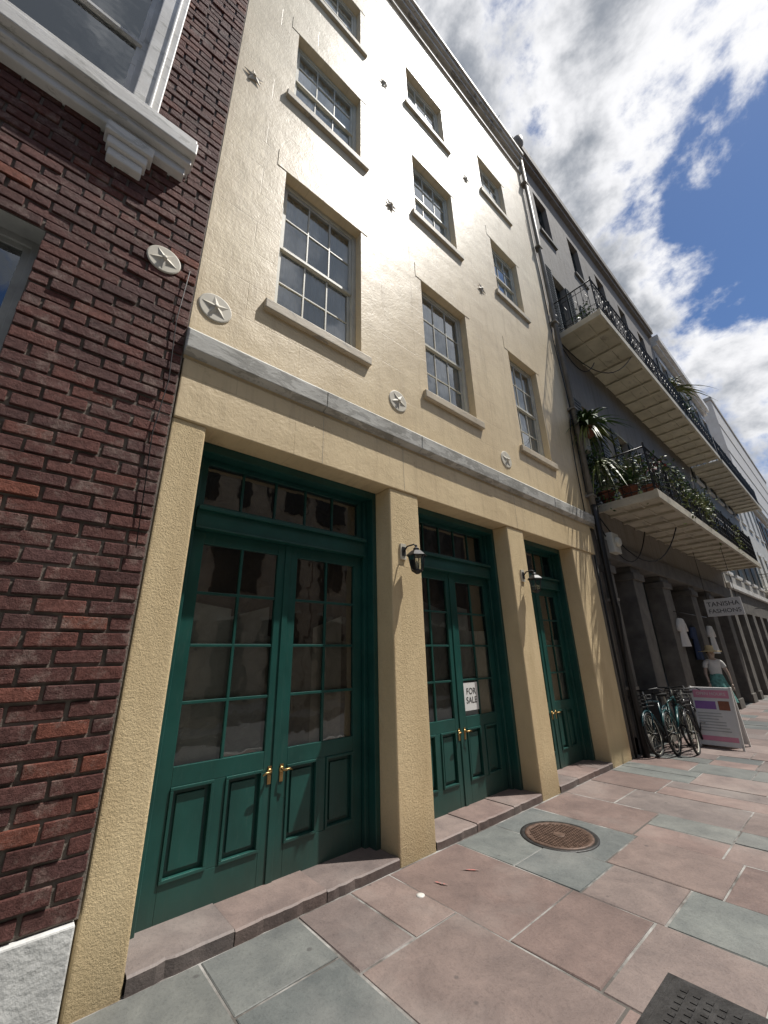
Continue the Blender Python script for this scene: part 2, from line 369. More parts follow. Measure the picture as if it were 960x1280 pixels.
mb=MB(); mb.face([(-1.28,.58,G),(-1.28,8.7,G),(-1.28,8.7,16.2),(-1.28,.58,16.2)],M['dark']); mb.obj("interior_back",cb)
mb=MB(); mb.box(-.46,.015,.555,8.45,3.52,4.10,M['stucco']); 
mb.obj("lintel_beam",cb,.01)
mb=MB()
for yy in (1.96,3.12,5.6,7.9): mb.box(-.01,.0165,yy-.0025,yy+.0025,3.53,4.09,M['sill'])
mb.obj("lintel_joints",cb)
mb=MB()
segs=[.54,1.95,3.4,5.1,6.9,8.74]
for a,b in zip(segs,segs[1:]):
    x1=.085+U(-.004,.004)
    vs=[(0,a+.002,4.14),(x1,a+.002,4.17),(x1+.01,a+.002,4.35),(0,a+.002,4.44)]; vs+=[(p[0],b-.002,p[2]) for p in vs]
    mb.add(vs,[(0,1,2,3),(7,6,5,4),(1,5,6,2),(2,6,7,3),(0,4,5,1)],M['band'])
mb.obj("string_course",cb,.008)
PIL=[(.55,.82),(2.89,3.36),(5.30,5.76),(7.46,8.28)]
mb=MB()
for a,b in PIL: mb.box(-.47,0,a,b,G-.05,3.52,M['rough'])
mb.box(-.4,-.06,8.28,8.72,G-.05,4.1,M['grey'])
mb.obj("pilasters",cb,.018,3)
mb=MB()
mb.box(-.3,.05,.55,8.74,15.62,15.70,M['cornice']); mb.box(-.3,.10,.55,8.74,16.05,16.17,M['cornice']); mb.box(-.3,.17,.55,8.74,16.17,16.30,M['cornice']); mb.box(-.35,.22,.54,8.75,16.30,16.42,M['cornice'])
mb.obj("cornice",cb,.012)
for (a,b) in WY:
    for (c,d) in WZ:
        sash_window(cb,a+.0,b-.0,c,d,-.15)
mb=MB()
for a,b in WY:
    for c,d in WZ:
        mb.box(-.14,.055,a-.11,b+.13,c-.12,c+.005,M['sill'])
mb.obj("window_sills",cb,.012)
mb=MB()
for a,b in WY:
    for c,d in WZ:
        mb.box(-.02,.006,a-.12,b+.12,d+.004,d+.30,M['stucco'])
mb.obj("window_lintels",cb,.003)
def star(par,y,z,r,mat,disc=True,x=0.0):
    s=MB()
    if disc: s.lathe((x,y,z),[(r*1.18,0),(r*1.18,.008),(r*1.10,.012)],mat,28,'x',False)
    c=(x+.034,y,z); rot=U(0,1)
    P=[]
    for k in range(10):
        an=math.pi/2+rot+k*math.pi/5; q=r if k%2==0 else r*.42
        P.append((x+.013,y+q*math.cos(an),z+q*math.sin(an)))
    for k in range(10): s.face([c,P[k],P[(k+1)%10]],mat)
    s.lathe((x+.026,y,z),[(.020,0),(.020,.015),(.010,.02)],mat,8,'x')
    s.obj("star_anchor_plate",par)
for (yy,zz) in ((.74,4.78),(3.08,4.79),(5.56,4.74)): star(cb,yy,zz,.13,M['plaster'])
for (yy,zz) in ((.76,8.63),(3.09,8.57),(5.52,8.54),(3.05,11.95),(5.51,11.89),(.76,12)): star(cb,yy,zz,.14,M['sill'],False)

XD=-.42
def door_set(par,y0,y1):
    f=MB(); gr=M['green']; jl=.06; jr=.06
    a=y0+jl; b=y1-jr; zt=3.52; zb=-.02
    f.box(XD-.08,XD+.17,y0+.002,a,zb,zt-.002,gr); f.box(XD-.08,XD+.17,b,y1-.002,zb,zt-.002,gr)
    f.box(XD-.08,XD+.17,a,b,zt-.09,zt-.002,gr)
    f.box(XD-.06,XD+.07,a,a+.05,zb,zt-.09,gr); f.box(XD-.06,XD+.07,b-.05,b,zb,zt-.09,gr)
    f.box(XD-.05,XD+.09,a+.05,b-.05,2.75,2.90,gr); f.box(XD-.05,XD+.13,a+.05,b-.05,2.90,2.935,gr); f.box(XD-.05,XD+.11,a+.05,b-.05,2.735,2.75,gr)
    a+=.05;b-=.05
    f.box(XD-.03,XD+.03,a,a+.06,2.935,zt-.09,gr); f.box(XD-.03,XD+.03,b-.06,b,2.935,zt-.09,gr)
    f.box(XD-.03,XD+.03,a+.06,b-.06,2.935,2.985,gr); f.box(XD-.03,XD+.03,a+.06,b-.06,zt-.14,zt-.09,gr)
    NC=5
    for i in range(1,NC):
        yy=a+.06+(b-a-.12)*i/NC; f.box(XD-.015,XD+.015,yy-.012,yy+.012,2.985,zt-.14,gr)
    f.obj("door_frame",par,.005)
    g=MB()
    for i in range(NC):
        p0=a+.06+(b-a-.12)*i/NC; p1=a+.06+(b-a-.12)*(i+1)/NC; e=U(-.003,.003)
        g.face([(XD+e,p0,2.985),(XD-e,p1,2.985),(XD-e,p1,zt-.14),(XD+e,p0,zt-.14)],M['dglass'])
    mid=(a+b)/2; top=2.733
    for li,(l0,l1) in enumerate(((a+.004,mid-.003),(mid+.003,b-.004))):
        d=MB(); st=.105; z0=zb+.0
        x0=XD-.022;x1=XD+.022
        d.box(x0,x1,l0,l0+st,z0,top,gr); d.box(x0,x1,l1-st,l1,z0,top,gr)
        A=l0+st;B=l1-st
        d.box(x0,x1-.0005,A,B,top-.11,top,gr); d.box(x0,x1-.0005,A,B,.80,.93,gr); d.box(x0,x1-.0005,A,B,z0,.24,gr)
        m=(A+B)/2; d.box(x0,x1-.001,m-.045,m+.045,.24,.80,gr)
        for (pa,pb) in ((A,m-.045),(m+.045,B)):
            pz0=.24;pz1=.80
            d.box(XD-.016,XD-.008,pa,pb,pz0,pz1,gr)
            w=.022
            for (q0,q1,q2,q3) in ((pa,pb,pz0,pz0+w),(pa,pb,pz1-w,pz1),(pa,pa+w,pz0+w,pz1-w),(pb-w,pb,pz0+w,pz1-w)):
                d.box(XD-.008,x1+.012,q0,q1,q2,q3,gr)
            d.box(XD-.008,XD+.010,pa+.055,pb-.055,pz0+.055,pz1-.055,gr)
        if li==0: d.box(x1,x1+.012,l1-.03,l1+.028,z0,top,gr)
        nr=4; gz0=.93;gz1=top-.11; mid2=(A+B)/2
        d.box(XD-.014,XD+.016,mid2-.012,mid2+.012,gz0,gz1,gr)
        for j in range(1,nr):
            zz=gz0+(gz1-gz0)*j/nr; d.box(XD-.0135,XD+.0155,A,B,zz-.012,zz+.012,gr)
        for i in range(2):
            for j in range(nr):
                p0=A+(B-A)*i/2;p1=A+(B-A)*(i+1)/2;q0=gz0+(gz1-gz0)*j/nr;q1=gz0+(gz1-gz0)*(j+1)/nr;e=U(-.003,.003);h=U(-.003,.003)
                g.face([(XD+e+h,p0,q0),(XD-e+h,p1,q0),(XD-e-h,p1,q1),(XD+e-h,p0,q1)],M['dglass'])
        d.obj("door_leaf",par,.0035)
        h=MB(); ky=l1-.05 if li==0 else l0+.055; kz=.755; s=-1 if li==0 else 1
        h.box(x1,x1+.006,ky-.016,ky+.016,kz-.07,kz+.06,M['brass'])
        h.tube([(x1,ky,kz+.02),(x1+.04,ky,kz+.02),(x1+.052,ky+s*.015,kz+.02),(x1+.055,ky+s*.05,kz+.024),(x1+.052,ky+s*.08,kz+.010)],[.010,.009,.010,.009,.006],M['brass'],10)
        h.lathe((x1+.003,ky,kz+.02),[(.024,0),(.024,.008),(.015,.014)],M['brass'],16,'x')
        h.obj("door_handle",par)
    g.obj("door_glass",par)
    p=MB(); xx=XD-.045; 
    yy=a
    while yy<b-.02:
        w=U(.25,.5); e=min(b,yy+w); zt2=U(1.75,2.35); k=U(.65,1.1)
        base=random.choice([(.66,.60,.52),(.72,.71,.66),(.55,.46,.38),(.68,.66,.62)])
        p.face([(xx+U(-.01,.01),yy,.6),(xx+U(-.01,.01),e,.6),(xx+U(-.01,.01),e,zt2),(xx+U(-.01,.01),yy,zt2+U(-.15,.15))],M['paper'],tuple(q*k for q in base))
        yy=e
    p.face([(xx-.05,a-.05,.5),(xx-.05,b+.05,.5),(xx-.05,b+.05,2.8),(xx-.05,a-.05,2.8)],M['paper'],(.18,.12,.09))
    p.face([(xx-.09,a,2.9),(xx-.09,b,2.9),(xx-.09,b,3.5),(xx-.09,a,3.5)],M['paper'],(.09,.05,.04))
    p.obj("paper_lining",par)
for (a,b) in ((.82,2.89),(3.36,5.30),(5.76,7.46)):
    dd=empty("double_door"); dd.parent=cb
    door_set(dd,a,b)
mb=MB()
for (a,b,z_a,z_b) in ((.82,2.89,.03,.005),(3.36,5.30,.005,.02),(5.76,7.46,.015,.015)):
    n_=3; e=[a+.004]+[a+(b-a)*k/n_+U(-.1,.1) for k in range(1,n_)]+[b-.004]
    for p,q in zip(e,e[1:]):
        col=random.choice(PINK); zt_=z_a+(z_b-z_a)*((p+q)/2-a)/(b-a); col=tuple(v*1.08 for v in col)
        N_=max(4,int((q-p)/.05)); xs=[.008+U(-.003,.003) for _ in range(N_+1)]
        for _ in range(2):
            k=random.randrange(N_+1); xs[k]-=U(.006,.014)
        for i in range(N_):
            y0=p+.004+(q-p-.008)*i/N_; y1=p+.004+(q-p-.008)*(i+1)/N_; T=zt_
            A0=(xs[i]-.014,y0,T);A1=(xs[i+1]-.014,y1,T);B0=(xs[i],y0,T-.010);B1=(xs[i+1],y1,T-.010);C0=(xs[i]*.5,y0,G-.01);C1=(xs[i+1]*.5,y1,G-.01)
            mb.face([(-.62,y0,T),A0,A1,(-.62,y1,T)],M['slab'],col); mb.face([A0,B0,B1,A1],M['slab'],col,True); mb.face([B0,C0,C1,B1],M['slab'],tuple(v*.8 for v in col),True)
    mb.box(-.62,-.03,a+.003,b-.003,G-.02,min(z_a,z_b)-.004,M['slab'],(.05,.045,.04))
mb.obj("door_steps",cb)

def lantern(y,z):
    L=empty("wall_lantern",(0,y,z)); m=MB(); ir=M['iron']; X=.17
    m.box(0,.02,-.09,-.01,-.02,.16,M['plaster'])
    m.box(0.02,.03,-.075,-.025,.02,.12,ir)
    m.tube([(.03,-.05,.07),(.07,-.04,.12),(X-.02,-.01,.13),(X,0,.10)],.009,ir,8)
    def ring(r,h): return [(X+r*math.cos(k*math.pi/3),r*math.sin(k*math.pi/3),h) for k in range(6)]
    T=ring(.095,.0);B=ring(.06,-.17)
    for k in range(6):
        m.tube([T[k],B[k]],.006,ir,6); m.tube([T[k],T[(k+1)%6]],.007,ir,6); m.tube([B[k],B[(k+1)%6]],.007,ir,6)
    m.lathe((X,0,0),[(.118,-.004),(.112,.006),(.06,.05),(.035,.062),(.035,.08),(.015,.095),(.010,.12),(.003,.125)],ir,6,smooth=False)
    m.lathe((X,0,-.17),[(.02,-.035),(.05,-.012),(.062,0)],ir,6,smooth=False)
    m.lathe((X,0,-.165),[(.012,0),(.012,.08),(.004,.11)],M['plaster'],8)
    m.obj("lantern_body",L)
    g=MB()
    for k in range(6): g.face([T[k],T[(k+1)%6],B[(k+1)%6],B[k]],M['glass'])
    g.obj("lantern_glass",L)
lantern(3.11,2.70); lantern(5.60,2.70)

# ------------------------------------------------------------------ brick building
bb=empty("red_brick_building")
bops=[(-1.75,-.49,2.4,4.68),(-1.6,-.27,6.50,9.1)]
mb=MB(); mb.wall(.008,-8,.545,.37,13,bops,.25,M['mortar'],M['casing']); mb.obj("mortar_wall",bb)
mb=MB(); CH=.098; BL=.262; gp=.016; z=.372; row=0
while z<12.9:
    hi=.543; lo=hi-(BL/2 if row%2 else BL)+U(-.01,.01)
    rj=U(-.003,.003)
    while hi>-4.2:
        a,b=lo+gp/2,hi-gp/2
        for (o0,o1,o2,o3) in bops:
            if z+CH/2>o2 and z+CH/2<o3:
                if a<o0<b<=o1: b=o0
                elif o0<=a<o1<b: a=o1
                elif a>=o0 and b<=o1: a=b
        if b-a>.03:
            j=U(-.008,.008)+rj; mb.box(0,.026+j,a+U(0,.004),b-U(0,.004),z+gp/2+U(-.001,.004),z+CH-gp/2-U(-.001,.004),M['brick'],jit=.0026)
        hi=lo; lo=hi-BL-U(-.008,.008)
    z+=CH; row+=1
mb.obj("bricks",bb,.006,2)
mb=MB(); mb.box(-.1,.05,-8,.53,G-.05,.365,M['plinth']); mb.obj("stone_plinth",bb,.01)
mb=MB(); mb.box(-10,-1.3,-8,.54,G,13,M['body']); mb.face([(-1.3,-8,13),(0,-8,13),(0,.54,13),(-1.3,.54,13)],M['body']); mb.face([(-1.3,-8,G),(0,-8,G),(0,-8,13),(-1.3,-8,13)],M['body']); mb.face([(-1.29,-8,G),(-1.29,.5,G),(-1.29,.5,13),(-1.29,-8,13)],M['dark']); mb.obj("building_mass",bb)
mb=MB()
mb.box(0,.11,-1.95,.26,6.02,6.12,M['white']); mb.box(0,.17,-1.98,.29,6.12,6.20,M['white']); mb.box(0,.24,-2.0,.31,6.20,6.36,M['white']); mb.box(0,.21,-2.0,.30,6.36,6.44,M['white']); mb.box(-.2,.15,-1.95,.25,6.44,6.50,M['white'])
mb.box(0,.16,-.36,.0,5.90,6.02,M['white']); mb.box(0,.13,-.33,-.03,5.80,5.90,M['white']); mb.box(0,.10,-.31,-.05,5.70,5.80,M['white'])
mb.box(0,.16,-1.7,-1.34,5.90,6.02,M['white'])
mb.obj("window_ledge",bb,.012)
mb=MB()
mb.box(-.2,.05,-.27,-.05,6.5,9.1,M['white']); mb.box(-.2,.05,-1.82,-1.6,6.5,9.1,M['white']); mb.box(-.2,.07,-1.86,-.01,9.1,9.4,M['white']); mb.box(-.2,.075,-.14,-.11,6.5,9.1,M['white'])
mb.obj("window_casing",bb,.01)
sash_window(bb,-1.6,-.27,6.5,9.1,-.14,1,1,M['white'],False,name="upper_window")
sash_window(bb,-1.75,-.49,2.4,4.68,-.18,1,1,M['casing'],False,name="lower_window")
star(bb,.26,4.98,.115,M['plaster'],True,.034)
mb=MB(); mb.tube([(.045,.47,5.0),(.05,.44,4.4),(.045,.47,3.8),(.05,.43,3.3),(.05,.47,2.4)],.004,M['cable'],5); mb.obj("loose_cable",bb)

# ------------------------------------------------------------------ grey building with balconies
gb=empty("grey_building_with_balconies")
GY=[(9.5,10.35),(11.8,12.65),(14.1,14.95),(16.4,17.25),(18.7,19.55)]
gops=[(a,b,c,d) for a,b in GY for c,d in ((4.78,7.6),(9.45,12.15),(13.9,15.7))]
mb=MB(); mb.wall(-.02,8.74,21,3.9,17.0,gops,.3,M['grey']); mb.obj("facade_wall",gb)
mb=MB(); mb.box(-10,-1.3,8.74,21,G,17,M['body']); mb.face([(-1.3,8.74,17),(0,8.74,17),(0,21,17),(-1.3,21,17)],M['body'])
for yy in (8.745,20.99): mb.face([(-1.3,yy,3.5),(-.03,yy,3.5),(-.03,yy,17),(-1.3,yy,17)],M['grey'])
for zz in (3.9,8.5,12.9): mb.face([(-1.29,8.75,zz),(-.33,8.75,zz),(-.33,20.98,zz),(-1.29,20.98,zz)],M['dark'])
mb.face([(-1.28,8.75,G),(-1.28,20.98,G),(-1.28,20.98,17),(-1.28,8.75,17)],M['dark']); mb.obj("building_mass",gb)
mb=MB(); mb.box(-.3,.12,8.74,21,16.6,16.75,M['grey']); mb.box(-.3,.2,8.73,21.02,16.75,17.05,M['grey']); mb.box(-.5,.03,8.70,9.15,17.05,17.5,M['grey'])
mb.box(-.5,.10,8.74,21,3.5,3.9,M['stone'])
piers=[(8.74,9.15),(10.25,10.85),(12.3,12.95),(14.9,15.5),(17.0,17.6),(19.2,19.8),(20.6,21)]
for a,b in piers:
    mb.box(-.45,.03,a,b,G-.02,3.5,M['stone']); mb.box(-.45,.08,a-.04,b+.04,3.2,3.36,M['stone']); mb.box(-.45,.07,a-.03,b+.03,G-.02,.22,M['stone'])
mb.obj("stone_shopfront",gb,.012)
mb=MB()
M['bluedoor']=simple("slate_blue_door_paint",(.03,.045,.06),.45,.2)
for (p,q) in zip(piers,piers[1:]):
    a=p[1];b=q[0]; 
    if a in (12.95,15.5): 
        continue
    mb.box(-.42,-.36,a,b,G,3.5,M['bluedoor'])
    k=max(1,int((b-a)/.55))
    for i in range(k):
        l=a+(b-a)*i/k+.06;r=a+(b-a)*(i+1)/k-.06
        mb.box(-.36,-.345,l,r,.2,1.0,M['bluedoor']); mb.box(-.36,-.345,l,r,1.15,2.4,M['dkgreen']); mb.box(-.36,-.345,l,r,2.6,3.3,M['dkgreen'])
mb.obj("ground_floor_doors",gb,.005)
for a,b in GY:
    for k,(c,d) in enumerate(((4.78,7.6),(9.45,12.15),(13.9,15.7))):
        sash_window(gb,a,b,c,d,-.2,2,3,M['dkgreen'],False,name="french_window")
mb=MB()
for a,b in GY:
    for k,(c,d) in enumerate(((4.78,7.6),(9.45,12.15),(13.9,15.7))):
        if k==2:
            mb.box(-.1,.05,a-.08,b+.08,c-.1,c,M['stone'])
        if k<2:
            for (l,r) in ((a-.44,a-.02),(b+.02,b+.44)):
                mb.box(-.02,.02,l,r,c,d,M['dkgreen'])
                nz=int((d-c)/.09)
                for j in range(nz): mb.box(.02,.032,l+.05,r-.05,c+.05+j*.09,c+.09+j*.09-.02,M['dkgreen'])
mb.obj("shutters_and_sills",gb)

def balcony(par,y0,y1,z,xo,plain=False):
    m=MB(); ub=M['underboard']; H=.14
    m.box(-.015,xo,y0,y1,z+.06,z+H,ub)
    m.box(xo-.05,xo+.02,y0-.02,y1,z-.04,z+H+.01,ub); m.box(-.01,xo-.05,y0-.018,y0+.05,z-.04,z+.06,ub)
    k=y0+.75
    while k<y1-.2:
        m.box(-.015,xo-.05,k-.04,k+.04,z+.0,z+.06,ub); k+=.78
    for xx in (.36,.72): m.box(xx-.02,xx+.02,y0+.05,y1,z+.03,z+.0595,ub)
    m.obj("balcony_deck",par,.006)
    r=MB(); ir=M['iron']; zb=z+H+.08; zt=z+H+1.0; x=xo-.03
    path=[((0.0,y0+.02),(x,y0+.02)),((x,y0+.02),(x,y1))]
    for (p,q) in path:
        P=Vector(p);Q=Vector(q);L=(Q-P).length;d=(Q-P)/L
        for zz,w in ((zb,.012),(zb+.16,.008),(zt-.16,.008),(zt,.018)):
            r.tube([(P.x,P.y,zz),(Q.x,Q.y,zz)],w,ir,5)
        n=int(L/.13)
        for i in range(n+1):
            c=P+d*(L*i/max(1,n)); post=(i%9==0)
            r.tube([(c.x,c.y,z+H),(c.x,c.y,zt+(.10 if post else 0))],.018 if post else .007,ir,4,smooth=False)
            if i<n and i%2==0:
                c2=c+d*(L/n*.5)
                for zz in (zb+.08,zt-.08):
                    r.tube([(c2.x+d.x*.05*math.cos(t),c2.y+d.y*.05*math.cos(t),zz+.06*math.sin(t)) for t in [q*math.pi/4 for q in range(8)]],.006,ir,3,True)
                zc=(zb+zt)/2
                r.tube([(c2.x,c2.y,zc-.16),(c2.x+d.x*.055,c2.y+d.y*.055,zc),(c2.x,c2.y,zc+.16),(c2.x-d.x*.055,c2.y-d.y*.055,zc)],.007,ir,3,True)
    r.obj("iron_railing",par)
balcony(gb,8.88,21,9.28,1.08); balcony(gb,9.12,21,4.60,1.18)

# ------------------------------------------------------------------ downspout, cables, boxes
dp=empty("downspout"); mb=MB()
mb.tube([(.10,8.74,16.9),(.10,8.72,12),(.10,8.66,4.6)],.055,M['pipe'],12); mb.tube([(.10,8.66,4.6),(.12,8.62,4.45),(.12,8.58,G)],.06,M['iron'],12)
mb.lathe((.12,8.76,16.85),[(.07,-.1),(.16,.12),(.17,.34),(.10,.42),(.05,.46)],M['pipe'],16)
for zz in (15,12.3,9.6,7,4.8,2.6,1): mb.box(0,.17,8.58,8.78,zz,zz+.05,M['pipe'])
mb.obj("pipe",dp)
cab=empty("wall_cables"); mb=MB()
def sag(a,b,s,n=12):
    a=Vector(a);b=Vector(b); return [a.lerp(b,i/n)+Vector((0,0,-s*4*(i/n)*(1-i/n))) for i in range(n+1)]
mb.tube([(.05,8.95,9.2),(.06,8.9,7.5),(.05,8.85,6),(.06,8.95,4.6),(.05,8.9,2.5),(.05,8.85,0)],.018,M['cable'],6)
mb.tube(sag((.08,8.85,9.0),(.5,9.6,8.6),.5),.012,M['cable'],5); mb.tube(sag((.08,8.9,9.1),(1.0,11.0,9.2),.7),.012,M['cable'],5); mb.tube(sag((.05,8.8,8.0),(.08,9.4,5.9),.5),.012,M['cable'],5)
mb.tube(sag((.08,8.9,4.4),(.9,11.2,4.4),.9),.014,M['cable'],5); mb.tube(sag((.08,8.9,4.1),(.4,10.6,4.3),.7),.014,M['cable'],5)
mb.tube([(.05,8.5,13.5),(.04,8.55,11),(.05,8.5,9),(.06,8.62,7.2),(.05,8.55,4.9)],.012,M['cable'],5)
mb.tube([(.05,8.62,3.6),(.20,8.56,2.4),(.12,8.5,1.2),(.15,8.45,.1)],.012,M['cable'],5)
mb.tube([(.01,8.42,3.5),(.01,8.40,1.8),(.01,8.42,G)],.02,M['cable'],6)
mb.tube([(.03,8.3,4.2),(.03,8.35,5.6),(.03,8.45,6.4),(.05,8.7,7.2),(.04,8.9,8.6)],.012,M['cable'],5)
mb.obj("cables",cab)
eb=empty("electric_meter_box"); mb=MB()
mb.box(0,.22,8.98,9.35,3.62,4.05,M['frame']); mb.lathe((.22,9.16,3.85),[(.1,0),(.1,.06),(.07,.08)],M['frame'],16,'x'); mb.box(-.02,.16,8.85,9.1,6.0,6.5,M['frame']); mb.obj("box",eb,.01)

# ------------------------------------------------------------------ plants
def blades(m,c,n,L,w,mat,droop=.8,up=.9,seg=6):
    for i in range(n):
        an=U(0,2*math.pi); el=U(.1,up)*math.pi/2; l=L*U(.6,1.1)
        d=Vector((math.cos(an)*math.cos(el),math.sin(an)*math.cos(el),math.sin(el))); side=Vector((-math.sin(an),math.cos(an),0))
        pv=None
        for k in range(seg+1):
            t=k/seg; p=Vector(c)+d*l*t+Vector((0,0,-droop*l*t*t)); ww=w*math.sin(math.pi*min(.98,.15+t*.85))
            if pv: m.face([pv[0]-side*pv[1],pv[0]+side*pv[1],p+side*ww,p-side*ww],mat,smooth=True)
            pv=(p,ww)
def leaves(m,c,rad,n,s,mat):
    for i in range(n):
        p=Vector(c)+Vector((random.gauss(0,rad[0]),random.gauss(0,rad[1]),random.gauss(0,rad[2])))
        a=Vector((U(-1,1),U(-1,1),U(-1,1))).normalized(); b=a.cross(Vector((U(-1,1),U(-1,1),U(-1,1)))).normalized(); q=s*U(.6,1.3)
        m.face([p-a*q,p+b*q*.45,p+a*q,p-b*q*.45],mat)
def pot(m,c,r,h): m.lathe(c,[(r*.7,0),(r,h*.9),(r*1.08,h*.9),(r*1.08,h),(r*.9,h)],M['terra'],14)
pl=empty("spiky_hanging_plant"); m=MB(); blades(m,(.22,8.98,6.65),110,.95,.036,M['leaf'],.7,.95); blades(m,(.2,8.98,6.5),50,.85,.024,M['leaf2'],1.3,.6)
pot(m,(.22,8.98,6.35),.14,.22); m.tube([(0,8.98,6.75),(.2,8.98,6.8),(.22,8.98,6.55)],.01,M['iron'],5); m.obj("blades",pl)
pl=empty("potted_plant"); m=MB(); pot(m,(.6,9.45,4.76),.18,.3); blades(m,(.6,9.45,5.05),70,1.0,.03,M['leaf'],.5,1); leaves(m,(.6,9.45,5.45),(.18,.18,.25),200,.06,M['leaf2']); m.obj("plant",pl)
pl=empty("potted_plant"); m=MB(); pot(m,(.95,9.7,4.76),.16,.28); leaves(m,(.95,9.8,5.4),(.16,.25,.22),260,.05,M['leaf']); leaves(m,(1.0,9.9,5.55),(.14,.2,.12),60,.04,M['redleaf']); m.obj("plant",pl)
pl=empty("potted_plant"); m=MB(); pot(m,(.2,9.3,4.76),.16,.28); blades(m,(.2,9.2,5.6),80,1.0,.022,M['leaf2'],1.1,1); leaves(m,(.15,9.1,5.7),(.14,.18,.5),420,.05,M['leaf']); m.obj("plant",pl)
pl=empty("railing_vine"); m=MB()
y=10.5
while y<14.5:
    leaves(m,(1.16+U(-.03,.08),y,5.62+U(-.3,.18)),(.07,.20,.17),70,.045,random.choice([M['leaf'],M['leaf2'],M['leaf2']])); y+=U(.3,.7)
for yy in (11.4,13.6,17.6): leaves(m,(1.2,yy,5.0+U(0,.4)),(.06,.25,.3),110,.045,M['leaf2'])
m.obj("leaves",pl)
pl=empty("potted_palm"); m=MB(); pot(m,(.75,16.4,9.43),.2,.35)
m.tube([(.75,16.4,9.7),(.78,16.4,10.6)],[.05,.035],M['terra'],8); blades(m,(.78,16.4,10.7),110,1.35,.035,M['leaf2'],.75,1); leaves(m,(.9,17.4,10.3),(.15,.5,.25),200,.07,M['leaf']); m.obj("palm",pl)
pl=empty("potted_plant"); m=MB(); pot(m,(.6,9.6,9.43),.18,.3); leaves(m,(.6,9.6,10.0),(.15,.15,.18),160,.05,M['leaf']); m.obj("plant",pl)
pl=empty("rooftop_weeds"); m=MB(); leaves(m,(0,7.6,16.5),(.08,.5,.07),120,.05,M['leaf']); m.obj("weeds",pl)

# ------------------------------------------------------------------ distant row
def row_building(name,y0,y1,h,wall,floors,bays,trim,x=0,gal=None,shut=M['dkgreen'],ground=M['stone']):
    e=empty(name); m=MB(); w=(y1-y0)/bays; ops=[]
    fh=(h-4.2)/floors
    for k in range(floors):
        for i in range(bays):
            c=y0+w*(i+.5); z0=4.2+fh*k+.55; ops.append((c-.5,c+.5,z0,z0+fh*.58))
    gops=[]
    for i in range(bays):
        c=y0+w*(i+.5); gops.append((c-w*.34,c+w*.34,G,3.1))
    m.wall(x,y0,y1,4.0,h,ops,.25,wall); m.wall(x,y0,y1,G,4.0,gops,.4,ground)
    m.box(x-10,x-.6,y0,y1,G,h,wall)
    m.face([(x-.6,y0,h),(x,y0,h),(x,y1,h),(x-.6,y1,h)],wall); m.face([(x-.6,y0+.001,G),(x,y0+.001,G),(x,y0+.001,h),(x-.6,y0+.001,h)],wall)
    m.box(x,x+.12,y0,y1,4.0,4.2,trim); m.box(x-.1,x+.2,y0,y1,h-.5,h-.3,trim); m.box(x-.1,x+.35,y0,y1,h-.3,h+.05,trim)
    for (a,b,c,d) in ops:
        m.box(x,x+.09,a-.1,b+.1,c-.12,c,trim); m.box(x,x+.05,a-.08,b+.08,d,d+.2,trim)
        m.box(x-.24,x-.2,a,b,c,d,M['dark']); 
        m.box(x-.2,x-.16,a,a+.07,c,d,trim); m.box(x-.2,x-.16,b-.07,b,c,d,trim); m.box(x-.2,x-.158,a+.07,b-.07,(c+d)/2-.03,(c+d)/2+.03,trim); m.box(x-.2,x-.161,(a+b)/2-.02,(a+b)/2+.02,c,d,trim)
        m.face([(x-.19,a,c),(x-.19,b,c),(x-.19,b,d),(x-.19,a,d)],M['glass'])
        if shut:
            m.box(x,x+.04,a-.5,a-.02,c,d,shut); m.box(x,x+.04,b+.02,b+.5,c,d,shut)
    for (a,b,c,d) in gops:
        m.box(x-.4,x-.35,a,b,c,d,M['dark']); m.box(x-.35,x-.31,a,a+.08,c,d,trim); m.box(x-.35,x-.31,b-.08,b,c,d,trim); m.box(x-.35,x-.311,a+.08,b-.08,2.4,2.5,trim)
    m.obj("walls_and_windows",e)
    if gal:
        for z in gal: balcony(e,y0+.1,y1-.1,z,1.1)
    return e
M['w1']=stucco("pale_grey_stucco",(.42,.41,.38),(.38,.38,.36),True,.7,.5)
M['w2']=stucco("white_stucco",(.60,.60,.56),(.60,.59,.56),False,.7,.4)
M['w3']=stucco("peach_stucco",(.55,.38,.26),(.55,.38,.26),False,.7,.4)
M['w4']=stucco("pale_yellow_stucco",(.60,.52,.36),(.60,.52,.36),False,.7,.4)
row_building("row_house",21.05,31,16.6,M['w1'],3,5,M['white'],0,[9.2])
row_building("row_house",31.05,40,12.6,M['w2'],2,4,M['white'],0,[4.5],None)
row_building("row_house",40.05,47,12.0,M['w3'],2,3,M['white'],0,None,M['dkgreen'])
row_building("row_house",47.05,56,11,M['w2'],2,4,M['white'],0,[4.5])
row_building("row_house",56.05,66,12,M['w4'],2,4,M['white'],0)
row_building("row_house",66.05,90,11,M['w1'],2,8,M['white'],0)
tb=empty("tall_blank_building"); m=MB(); m.box(-18,-1.0,50,85,12,26.5,M['w2'])
for zz in (14.5,17.5,20.5,23.5): m.box(-1.0,-.95,50,85,zz,zz+.08,M['w1'])
m.box(-18.05,-.9,49.9,85,26.5,26.9,M['w1']); m.box(-6,-3,55,60,26.9,29,M['w1']); m.obj("walls",tb)

